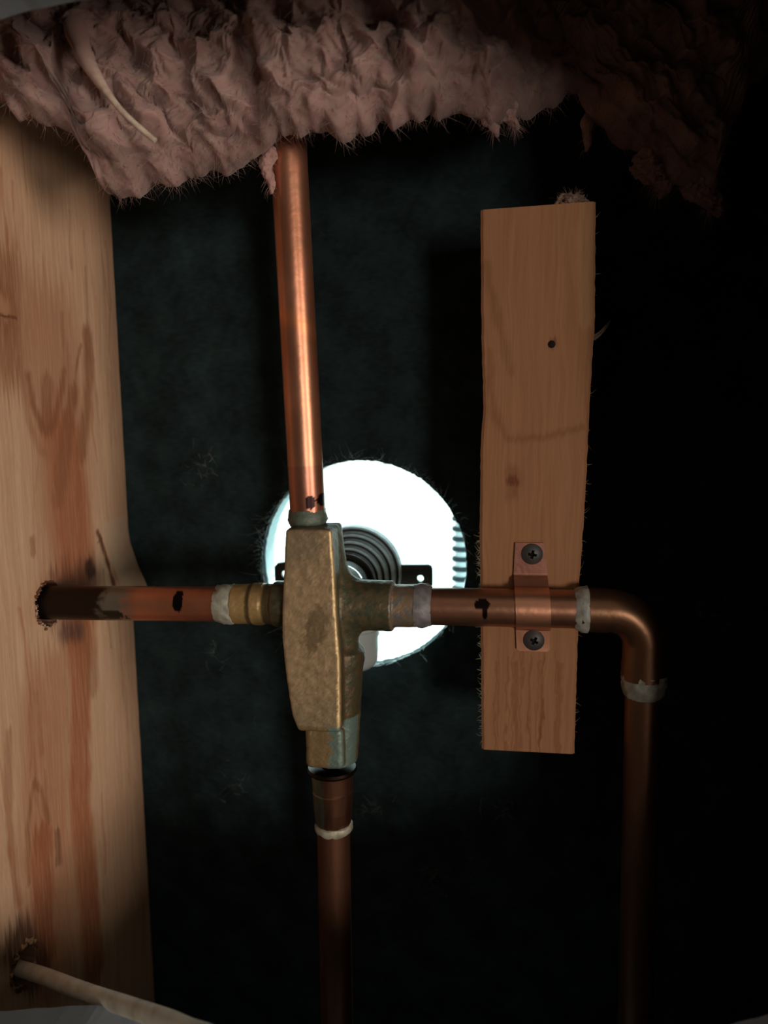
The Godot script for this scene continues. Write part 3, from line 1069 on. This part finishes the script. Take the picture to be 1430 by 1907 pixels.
	bend.append_array([Vector3(0.0640, 1.0905, 0.085), Vector3(0.0641, 1.0835, 0.085)])
	var bent := resample(bend, 0.0008)
	tube(m, bent, func(t): return 0.0097 if t < 0.012 or t > 0.043 else 0.0094, func(p, _t, _a): return copper(p, 0.7).lerp(rgb(104, 76, 54), 0.6), 56)
	put("elbow", m.mesh(), mats.copper, o).set_meta("label", "dull brown copper elbow turning down at the right")
	solder_ring(o, Vector3(0.0640, 1.0858, 0.085), Vector3(0.003, -1, 0), 0.0105, 0.0095, 0.008, rgb(200, 200, 186), "pale solder at the elbow's lower mouth")
	line = PackedVector3Array()
	for k in 120:
		line.append(Vector3(0.0641, 1.088, 0.085).lerp(Vector3(0.067, 0.72, 0.085), k / 119.0))
	pipe(o, line, 0.0079, func(p, _t, _a): return copper(p, 0.7).lerp(rgb(104, 74, 56), 0.55), "dim copper drop pipe hanging down from the elbow")
	# --- lower adapter and supply pipe
	m = MB.new()
	pr = [Vector2(0, 0.005), Vector2(0, 0.0112), Vector2(0.0012, 0.0118), Vector2(0.0022, 0.0112), Vector2(0.003, 0.0098), Vector2(0.0105, 0.0096), Vector2(0.0108, 0.0092), Vector2(0.0115, 0.0092), Vector2(0.012, 0.0096), Vector2(0.021, 0.0091), Vector2(0.029, 0.0083), Vector2(0.0295, 0.0075)]
	lathe(m, Vector3(-0.0757, 1.0345, 0.0845), Vector3(0, -1, 0), pr, func(p, t, _a):
		var g := fine.get_noise_3dv(p * 2500.0)
		var c := rgb(120, 82, 62).lerp(rgb(92, 60, 46), clampf(0.5 + g, 0, 1))
		if p.x < -0.0785 - g * 0.003:
			c = rgb(104, 110, 92)
		if t < 0.0025:
			c = rgb(34, 26, 20)
		return c, 56)
	put("adapter", m.mesh(), mats.copper, o).set_meta("label", "tarnished copper adapter below the valve body")
	solder_ring(o, Vector3(-0.0756, 1.0065, 0.085), Vector3(0, -1, 0), 0.004, 0.0087, 0.0079, rgb(186, 180, 160), "beads of pale solder under the adapter")
	line = PackedVector3Array()
	for k in 160:
		line.append(Vector3(-0.0756, 1.01, 0.085).lerp(Vector3(-0.0765, 0.72, 0.085), k / 159.0))
	pipe(o, line, 0.0079, func(p, _t, _a): return copper(p, 0.5).lerp(rgb(108, 66, 50), 0.6), "copper supply pipe running down below the adapter")  # extra brown stands in for the shade low in the cavity


func build_strap() -> void:
	var o := thing("pipe_strap", "copper pipe strap screwed to the pine block over the horizontal pipe", "pipe strap")
	var axis := Vector2(0.085, 1.1132)   # (z, y) of the pipe
	var r := 0.0086
	var pr := [Vector2(0.0776, 1.1412), Vector2(0.0776, 1.1275), Vector2(0.0779, 1.1262), Vector2(0.0792, 1.1252), Vector2(0.0815, 1.1246)]
	for k in 17:
		var a := deg_to_rad(lerpf(104, -88, k / 16.0))
		pr.append(axis + Vector2(cos(a), sin(a)) * r)
	pr.append_array([Vector2(0.0815, 1.1030), Vector2(0.0785, 1.1026), Vector2(0.0776, 1.1015), Vector2(0.0776, 1.0925), Vector2(0.0776, 1.0916)])
	var m := MB.new()
	var th := 0.0009
	var rows := []
	for k in pr.size():
		var d: Vector2 = (pr[mini(k + 1, pr.size() - 1)] - pr[maxi(k - 1, 0)]).normalized()
		var nn := Vector2(-d.y, d.x)
		if nn.x < 0 and k < 3:
			nn = -nn
		var slant: float = 0.0022 * (pr[k].y - 1.1132) / 0.028 * -1.0
		var half := 0.0074
		if k == 0 or k == pr.size() - 1:
			half = 0.0062
		var x0 := 0.0159 + slant * 0.6
		var outp: Vector2 = pr[k] + nn * th
		rows.append([Vector3(x0 - half, pr[k].y, pr[k].x), Vector3(x0 + half, pr[k].y, pr[k].x), Vector3(x0 + half, outp.y, outp.x), Vector3(x0 - half, outp.y, outp.x), Vector3(0, nn.y, nn.x)])
	var col := rgb(232, 168, 136)
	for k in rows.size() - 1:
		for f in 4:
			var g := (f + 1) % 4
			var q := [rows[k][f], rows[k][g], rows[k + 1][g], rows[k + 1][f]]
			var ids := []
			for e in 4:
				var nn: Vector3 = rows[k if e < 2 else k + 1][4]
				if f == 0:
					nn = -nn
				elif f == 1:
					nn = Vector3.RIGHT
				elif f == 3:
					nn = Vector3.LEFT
				var cc := rgb(168, 118, 102) if k + (0 if e < 2 else 1) < 2 else col  # upper tab darkened: its dull reflection is put into the colour
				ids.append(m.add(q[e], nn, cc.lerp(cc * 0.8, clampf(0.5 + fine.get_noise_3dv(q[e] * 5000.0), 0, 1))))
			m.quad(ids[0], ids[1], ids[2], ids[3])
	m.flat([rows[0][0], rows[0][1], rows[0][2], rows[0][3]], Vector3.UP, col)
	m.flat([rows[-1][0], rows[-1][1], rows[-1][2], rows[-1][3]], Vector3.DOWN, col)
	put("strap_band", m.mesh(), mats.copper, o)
	for s in [Vector3(0.0158, 1.1362, 0.0785), Vector3(0.0171, 1.0968, 0.0785)]:
		m = MB.new()
		var turn := 0.15 if s.y > 1.1 else 0.5
		nets(m, func(p):
			var q: Vector3 = p - s
			var dome := maxf((q + Vector3(0, 0, 0.0062)).length() - 0.0082, Vector2(q.x, q.y).length() - 0.0047)
			dome = maxf(dome, -q.z)
			var w := Vector2(q.x, q.y).rotated(turn)
			var depth: float = 0.0006 + 0.8 * maxf(absf(w.x), absf(w.y)) - 0.0006
			var cross := minf(maxf(absf(w.x) - 0.00055, absf(w.y) - 0.0021), maxf(absf(w.y) - 0.00055, absf(w.x) - 0.0021))
			return maxf(dome, -maxf(cross, depth - q.z + 0.0001)), s - Vector3(0.0056, 0.0056, 0.0006), s + Vector3(0.0056, 0.0056, 0.0032), 0.00022, func(p, n):
			var q: Vector3 = p - s
			return rgb(30, 30, 30) if q.z < 0.0016 and n.z < 0.9 and Vector2(q.x, q.y).length() < 0.003 else rgb(88, 86, 84))
		put("screw", m.mesh(), mats.steel, o).set_meta("label", "dark grey cross-head screw")


# ---------------------------------------------------------------- insulation and small things
func build_insulation() -> void:
	var lip := [Vector3(-0.2135, 1.3245, 0.120), Vector3(-0.1975, 1.3211, 0.120), Vector3(-0.1910, 1.3156, 0.120), Vector3(-0.1763, 1.3113, 0.118), Vector3(-0.1690, 1.3064, 0.112), Vector3(-0.1660, 1.2929, 0.100), Vector3(-0.1608, 1.2872, 0.100), Vector3(-0.1425, 1.2913, 0.100), Vector3(-0.1258, 1.2941, 0.100), Vector3(-0.1095, 1.2964, 0.100), Vector3(-0.0951, 1.3025, 0.105), Vector3(-0.0863, 1.3023, 0.112), Vector3(-0.0766, 1.3043, 0.112), Vector3(-0.0595, 1.3023, 0.112), Vector3(-0.0514, 1.3034, 0.110), Vector3(-0.0398, 1.3067, 0.110), Vector3(-0.0265, 1.3079, 0.108), Vector3(-0.0103, 1.3122, 0.100), Vector3(-0.0030, 1.3075, 0.095), Vector3(0.0054, 1.3106, 0.088), Vector3(0.0121, 1.3199, 0.074), Vector3(0.0225, 1.3249, 0.066), Vector3(0.0333, 1.3311, 0.060), Vector3(0.0420, 1.3190, 0.055), Vector3(0.0514, 1.3107, 0.055), Vector3(0.0651, 1.3054, 0.055), Vector3(0.0744, 1.2949, 0.055), Vector3(0.0925, 1.2895, 0.055), Vector3(0.0961, 1.3070, 0.055), Vector3(0.1048, 1.3303, 0.055), Vector3(0.1262, 1.3479, 0.055), Vector3(0.24, 1.36, 0.055)]
	var big := FastNoiseLite.new()
	big.seed = 19
	big.frequency = 0.035
	big.fractal_octaves = 2
	var wisp := FastNoiseLite.new()
	wisp.seed = 23
	wisp.frequency = 0.09
	wisp.fractal_type = FastNoiseLite.FRACTAL_RIDGED
	wisp.fractal_octaves = 3
	wisp.domain_warp_enabled = true
	wisp.domain_warp_amplitude = 14.0
	wisp.domain_warp_frequency = 0.04
	var o := thing("insulation_batt", "dusty pink fibreglass insulation batt hanging ragged across the top", "insulation")
	# combed ridges (from, to, width, height) and bulging wads (middle, radius, height), in millimetres
	var ridges := [[Vector2(-177, 1342), Vector2(-154, 1309), 4.5, 7.0], [Vector2(-160, 1345), Vector2(-136, 1312), 5.0, 8.0], [Vector2(-186, 1331), Vector2(-169, 1313), 3.5, 5.0], [Vector2(-123, 1348), Vector2(-114, 1335), 3.0, 5.0], [Vector2(-116, 1330), Vector2(-90, 1311), 4.0, 4.0], [Vector2(-95, 1335), Vector2(-78, 1318), 3.5, 4.0]]
	var wads := [[Vector2(-18.5, 1311), 6.5, 9.0], [Vector2(-29.7, 1328), 6.0, 7.0], [Vector2(-36.5, 1308), 6.0, 6.0], [Vector2(-6, 1327), 5.0, 8.0], [Vector2(-54, 1321), 7.0, 5.0], [Vector2(-59, 1304), 5.5, 5.0], [Vector2(-70, 1311), 5.0, 6.0], [Vector2(-86, 1323), 6.0, 4.0], [Vector2(-46, 1332), 6.0, 5.0], [Vector2(-45, 1303), 4.0, 4.0], [Vector2(-9, 1309), 4.0, 6.0], [Vector2(-103, 1298), 7.0, 3.0]]
	var m := MB.new()
	var nu := 420
	var nv := 170
	var li := 0
	var p := PackedVector3Array()
	var col := PackedColorArray()
	for a in nu + 1:
		var x := lerpf(-0.2135, 0.22, float(a) / nu)
		while li < lip.size() - 2 and lip[li + 1].x < x:
			li += 1
		var q: Vector3 = lip[li].lerp(lip[li + 1], clampf((x - lip[li].x) / (lip[li + 1].x - lip[li].x), 0, 1))
		var ragged := 0.0034 * big.get_noise_2d(x * 2600.0, 77.0) + 0.0026 * fine.get_noise_2d(x * 700.0, 33.0)
		for b in nv + 1:
			var t := float(b) / nv
			var y: float
			var z: float
			var nn: Vector3
			if t < 0.25:      # underside, from the panel forward
				var s := t / 0.25
				y = q.y + 0.055 * (1.0 - s) + 0.004
				z = lerpf(0.001, q.z - 0.004, s)
				nn = Vector3(0, -1, 0)
			elif t < 0.4:    # round the lip
				var s := (t - 0.25) / 0.15 * PI / 2.0
				y = q.y + 0.004 + 0.012 * (1.0 - cos(s)) * 0.9
				z = q.z - 0.004 + 0.011 * sin(s)
				nn = Vector3(0, -cos(s), sin(s))
			else:             # up the front
				var s := (t - 0.4) / 0.6
				y = q.y + 0.0148 + (s * 0.07 if s < 0.8 else 0.056 + (s - 0.8) * 0.6)
				z = minf(q.z + 0.007 + 0.016 * sqrt(s), 0.135)
				nn = Vector3(0, 0, 1)
			y += ragged * (1.0 - smoothstep(0.3, 0.55, t)) * smoothstep(0.1, 0.25, t)
			# wads and streaks: combed from upper left to lower right
			var w := Vector3(x * 1000.0, y * 1000.0, z * 1000.0)
			var along_ := w.x * 0.62 + w.y * -0.78
			var acr := w.x * 0.78 + w.y * 0.62
			var dd := 9.0 * big.get_noise_3d(w.x * 1.1, w.y * 1.1, w.z * 1.1) + 6.5 * big.get_noise_3d(acr * 2.4, along_ * 0.8, w.z * 1.2 + 300.0)
			dd += 2.0 * (wisp.get_noise_3d(acr * 0.7, along_ * 0.3, w.z * 0.6) - 0.2) + 0.35 * fine.get_noise_3d(acr * 1.6, along_ * 0.7, w.z)
			dd += 1.6 * absf(big.get_noise_3d(acr * 5.0, along_ * 2.6, w.z * 3.0 + 40.0)) * 2.0
			if t > 0.27:
				var f := Vector2(w.x, w.y)
				for g in ridges:
					var e := f.distance_to(Geometry2D.get_closest_point_to_segment(f, g[0], g[1])) / float(g[2])
					dd += g[3] * exp(-e * e)
				for g in wads:
					var e := f.distance_to(g[0] + Vector2(drift_of(big, w) * 2.0, 0)) / float(g[1])
					dd += g[2] * exp(-e * e * e)
			var edge := 0.25 + 0.75 * smoothstep(0.3, 0.5, t)
			var drift := Vector3(big.get_noise_3d(w.x * 2.0 + 90.0, w.y * 2.0, w.z), big.get_noise_3d(w.x * 2.0, w.y * 2.0 + 70.0, w.z), 0) * 0.004
			var pos := Vector3(x, y, z) + Vector3(nn.x, nn.y * 0.35, nn.z) * dd * 0.001 * edge + drift * edge
			pos.z = clampf(pos.z, 0.0005, 0.1395)
			pos.x = maxf(pos.x, -0.2135)
			p.append(pos)
			var g := clampf(0.5 + 0.9 * big.get_noise_3d(w.x * 1.7, w.y * 1.7, w.z + 50.0), 0, 1)
			col.append(rgb(156, 122, 117).lerp(rgb(126, 98, 94), g).lerp(rgb(152, 138, 126), clampf(wisp.get_noise_3d(acr * 2.0, along_, w.z) * 0.5, 0, 1)))
	for a in nu + 1:
		for b in nv + 1:
			var du := p[mini(a + 1, nu) * (nv + 1) + b] - p[maxi(a - 1, 0) * (nv + 1) + b]
			var dv := p[a * (nv + 1) + mini(b + 1, nv)] - p[a * (nv + 1) + maxi(b - 1, 0)]
			m.add(p[a * (nv + 1) + b], du.cross(dv).normalized(), col[a * (nv + 1) + b])
	for a in nu:
		for b in nv:
			var k := a * (nv + 1) + b
			m.quad(k, k + 1, k + nv + 2, k + nv + 1)
	# ends and back, so that it is a body
	var back := []
	for a in [0, nu]:
		var mid := m.add(Vector3(p[a * (nv + 1)].x, 1.36, 0.05), Vector3(-1 if a == 0 else 1, 0, 0), rgb(190, 145, 138))
		for b in nv:
			m.tri(mid, m.add(p[a * (nv + 1) + b], m.n[mid], rgb(190, 145, 138)), m.add(p[a * (nv + 1) + b + 1], m.n[mid], rgb(190, 145, 138)))
	put("batt_wool", m.mesh(), mats.fibre, o)
	# ragged tufts that hang from the lip and stick out of the front
	m = MB.new()
	for q in [[Vector3(0.0405, 1.329, 0.052), Vector3(-0.22, -1, 0.1), 0.016, 0.0030], [Vector3(0.068, 1.312, 0.05), Vector3(0.1, -1, 0), 0.018, 0.0075], [Vector3(0.088, 1.302, 0.05), Vector3(0.25, -1, 0), 0.018, 0.007], [Vector3(-0.0045, 1.319, 0.092), Vector3(0.25, -1, 0), 0.010, 0.0028], [Vector3(0.004, 1.320, 0.088), Vector3(0.3, -1, 0), 0.008, 0.0035], [Vector3(-0.0945, 1.306, 0.094), Vector3(-0.05, -1, 0), 0.014, 0.0032]]:
		wad(m, q[0], q[1].normalized(), q[2], q[3], rgb(164, 128, 122))
	put("hanging_tuft", m.mesh(), mats.fibre, o).set_meta("kind", "stuff")
	# single glass fibres
	m = MB.new()
	for k in 9000:
		var a := rng.randi_range(2, nu - 40)
		var b := rng.randi_range(int(nv * 0.1), int(nv * 0.95))
		var nrm := m_normal(p, a, b, nu, nv)
		var dir := (nrm * rng.randf_range(0.2, 1.0) + Vector3(rng.randfn(0.3, 0.6), rng.randfn(-0.5, 0.6), 0)).normalized()
		hair(m, p[a * (nv + 1) + b], dir, rng.randf_range(0.002, 0.0055), rng.randf_range(0.00006, 0.00013), Vector3(rng.randfn(0, 0.4), rng.randf_range(-0.6, 0.2), 0), col[a * (nv + 1) + b], 3)
	put("glass_fibre", m.mesh(), mats.fibre, o).set_meta("kind", "stuff")
	# a pale, stiff strand combed out at the left
	m = MB.new()
	var sp := resample([Vector3(-0.158, 1.345, 0.1300), Vector3(-0.1508, 1.329, 0.1350), Vector3(-0.1371, 1.3105, 0.1395), Vector3(-0.1245, 1.2990, 0.1385)], 0.0008)
	tube(m, sp, func(t): return lerpf(0.0046, 0.0012, smoothstep(0.0, 0.045, t)) * (0.9 + 0.25 * fine.get_noise_1d(t * 900.0)), func(q, t, _a): return rgb(150, 120, 112).lerp(rgb(206, 184, 166).lerp(rgb(176, 148, 134), clampf(0.5 + fine.get_noise_3dv(q * 3000.0), 0, 1)), smoothstep(0.008, 0.04, t)), 14)
	put("pale_strand", m.mesh(), mats.fibre, o).set_meta("label", "pale pointed strand sticking out of the insulation at upper left")


func drift_of(noise: FastNoiseLite, w: Vector3) -> float:
	return 2.0 * noise.get_noise_3d(w.x * 3.0, w.y * 3.0, w.z * 3.0 + 600.0)


func m_normal(p: PackedVector3Array, a: int, b: int, nu: int, nv: int) -> Vector3:
	var du := p[mini(a + 1, nu) * (nv + 1) + b] - p[maxi(a - 1, 0) * (nv + 1) + b]
	var dv := p[a * (nv + 1) + mini(b + 1, nv)] - p[a * (nv + 1) + maxi(b - 1, 0)]
	return du.cross(dv).normalized()


func wad(m: MB, base: Vector3, dir: Vector3, length: float, width: float, col: Color) -> void:   # a soft, uneven lump of wool hanging from base
	var tip := base + dir * length
	var side := dir.cross(Vector3(0, 0, 1)).normalized()
	var lo := base.min(tip) - Vector3.ONE * width * 1.9
	var hi := base.max(tip) + Vector3.ONE * width * 1.9
	nets(m, func(p):
		var t: float = clampf((p - base).dot(dir) / length, 0.0, 1.0)
		var c: Vector3 = base + dir * length * t + side * width * 0.4 * sin(t * 5.0)
		var r: float = width * (1.0 - 0.72 * t * t)
		return (p - c).length() - r + width * (0.5 * lump.get_noise_3dv(p * 3500.0) + 0.22 * fine.get_noise_3dv(p * 5000.0)), lo, hi, 0.0007, func(_p, _n): return col)
	for k in int(width * 16000.0):
		var t := rng.randf()
		var d := (Vector3(rng.randfn(0, 1), rng.randfn(0, 1), rng.randfn(0, 1)).normalized() + dir * 0.8).normalized()
		hair(m, base + dir * length * t + d * width * 0.6 * (1.0 - 0.6 * t), d, rng.randf_range(0.6, 1.6) * width, 0.0001, Vector3(0, -0.3, 0), col, 3)


func build_fluff() -> void:
	# a wisp of the insulation lying on top of the pine block
	var c := Vector3(0.0310, 1.2875, 0.066)
	var m := MB.new()
	nets(m, func(p):
		var q: Vector3 = (p - c) / Vector3(1.25, 0.85, 1.0)
		return q.length() - 0.0052 + 0.0024 * lump.get_noise_3dv(p * 6000.0) + 0.0016 * fine.get_noise_3dv(p * 6000.0), c - Vector3(0.011, 0.009, 0.01), c + Vector3(0.011, 0.009, 0.01), 0.0006, func(p, _n): return rgb(176, 144, 126).lerp(rgb(150, 116, 100), clampf(0.5 + fine.get_noise_3dv(p * 3000.0), 0, 1)))
	var o := thing("insulation_wisp", "small brownish wisp of insulation lying on top of the pine block", "insulation tuft")
	put("wool", m.mesh(), mats.fibre, o)
	m = MB.new()
	for k in 90:
		var d := Vector3(rng.randfn(0, 1), rng.randf_range(-0.2, 1), rng.randfn(0, 1)).normalized()
		hair(m, c + d * 0.004, d, rng.randf_range(0.002, 0.005), 0.00012, Vector3(rng.randfn(0, 0.4), 0, 0), rgb(170, 140, 122), 3)
	put("glass_fibre", m.mesh(), mats.fibre, o).set_meta("kind", "stuff")


func build_cable() -> void:
	var o := thing("cable", "white sheathed cable coming out of the stud hole at lower left", "cable")
	var m := MB.new()
	var path := resample([Vector3(-0.238, 0.9410, 0.1150), Vector3(-0.2195, 0.9481, 0.1250), Vector3(-0.1938, 0.9580, 0.1400), Vector3(-0.1586, 0.9743, 0.1650), Vector3(-0.1268, 0.9893, 0.1870), Vector3(-0.1004, 1.0009, 0.2050), Vector3(-0.0747, 1.0100, 0.2250), Vector3(-0.05, 1.0, 0.26), Vector3(-0.04, 0.9, 0.28), Vector3(-0.04, 0.6, 0.28)], 0.0015)
	tube(m, path, func(_t): return 0.0033, func(p, _t, _a): return rgb(196, 190, 178).lerp(rgb(168, 160, 146), clampf(0.4 + fine.get_noise_3dv(p * 1500.0), 0, 1)), 28)
	put("sheath", m.mesh(), mats.cable, o)


func build_hose() -> void:
	var o := thing("ribbed_hose", "dark ribbed shower hose seen at the right rim of the round hole", "hose")
	var m := MB.new()
	tube(m, PackedVector3Array([Vector3(-0.0215, 2.1, -0.06), Vector3(-0.0215, 1.4, -0.06), Vector3(-0.0215, 1.1, -0.06), Vector3(-0.0215, 0.5, -0.06)]), func(_t): return 0.0042, func(_p, _t, _a): return rgb(225, 232, 232), 28)
	put("hose_core", m.mesh(), mats.cable, o)
	var ring := MB.new()
	lathe(ring, Vector3.ZERO, Vector3.UP, [Vector2(-0.0016, 0.004), Vector2(-0.0014, 0.0056), Vector2(-0.0007, 0.0062), Vector2(0.0007, 0.0062), Vector2(0.0014, 0.0056), Vector2(0.0016, 0.004)], func(_p, _t, _a): return rgb(48, 58, 60), 28)
	var rm := ring.mesh()
	for k in 26:
		var q := put("rib", rm, mats.rubber, o)
		q.position = Vector3(-0.0215, 1.03 + k * 0.0064, -0.06)
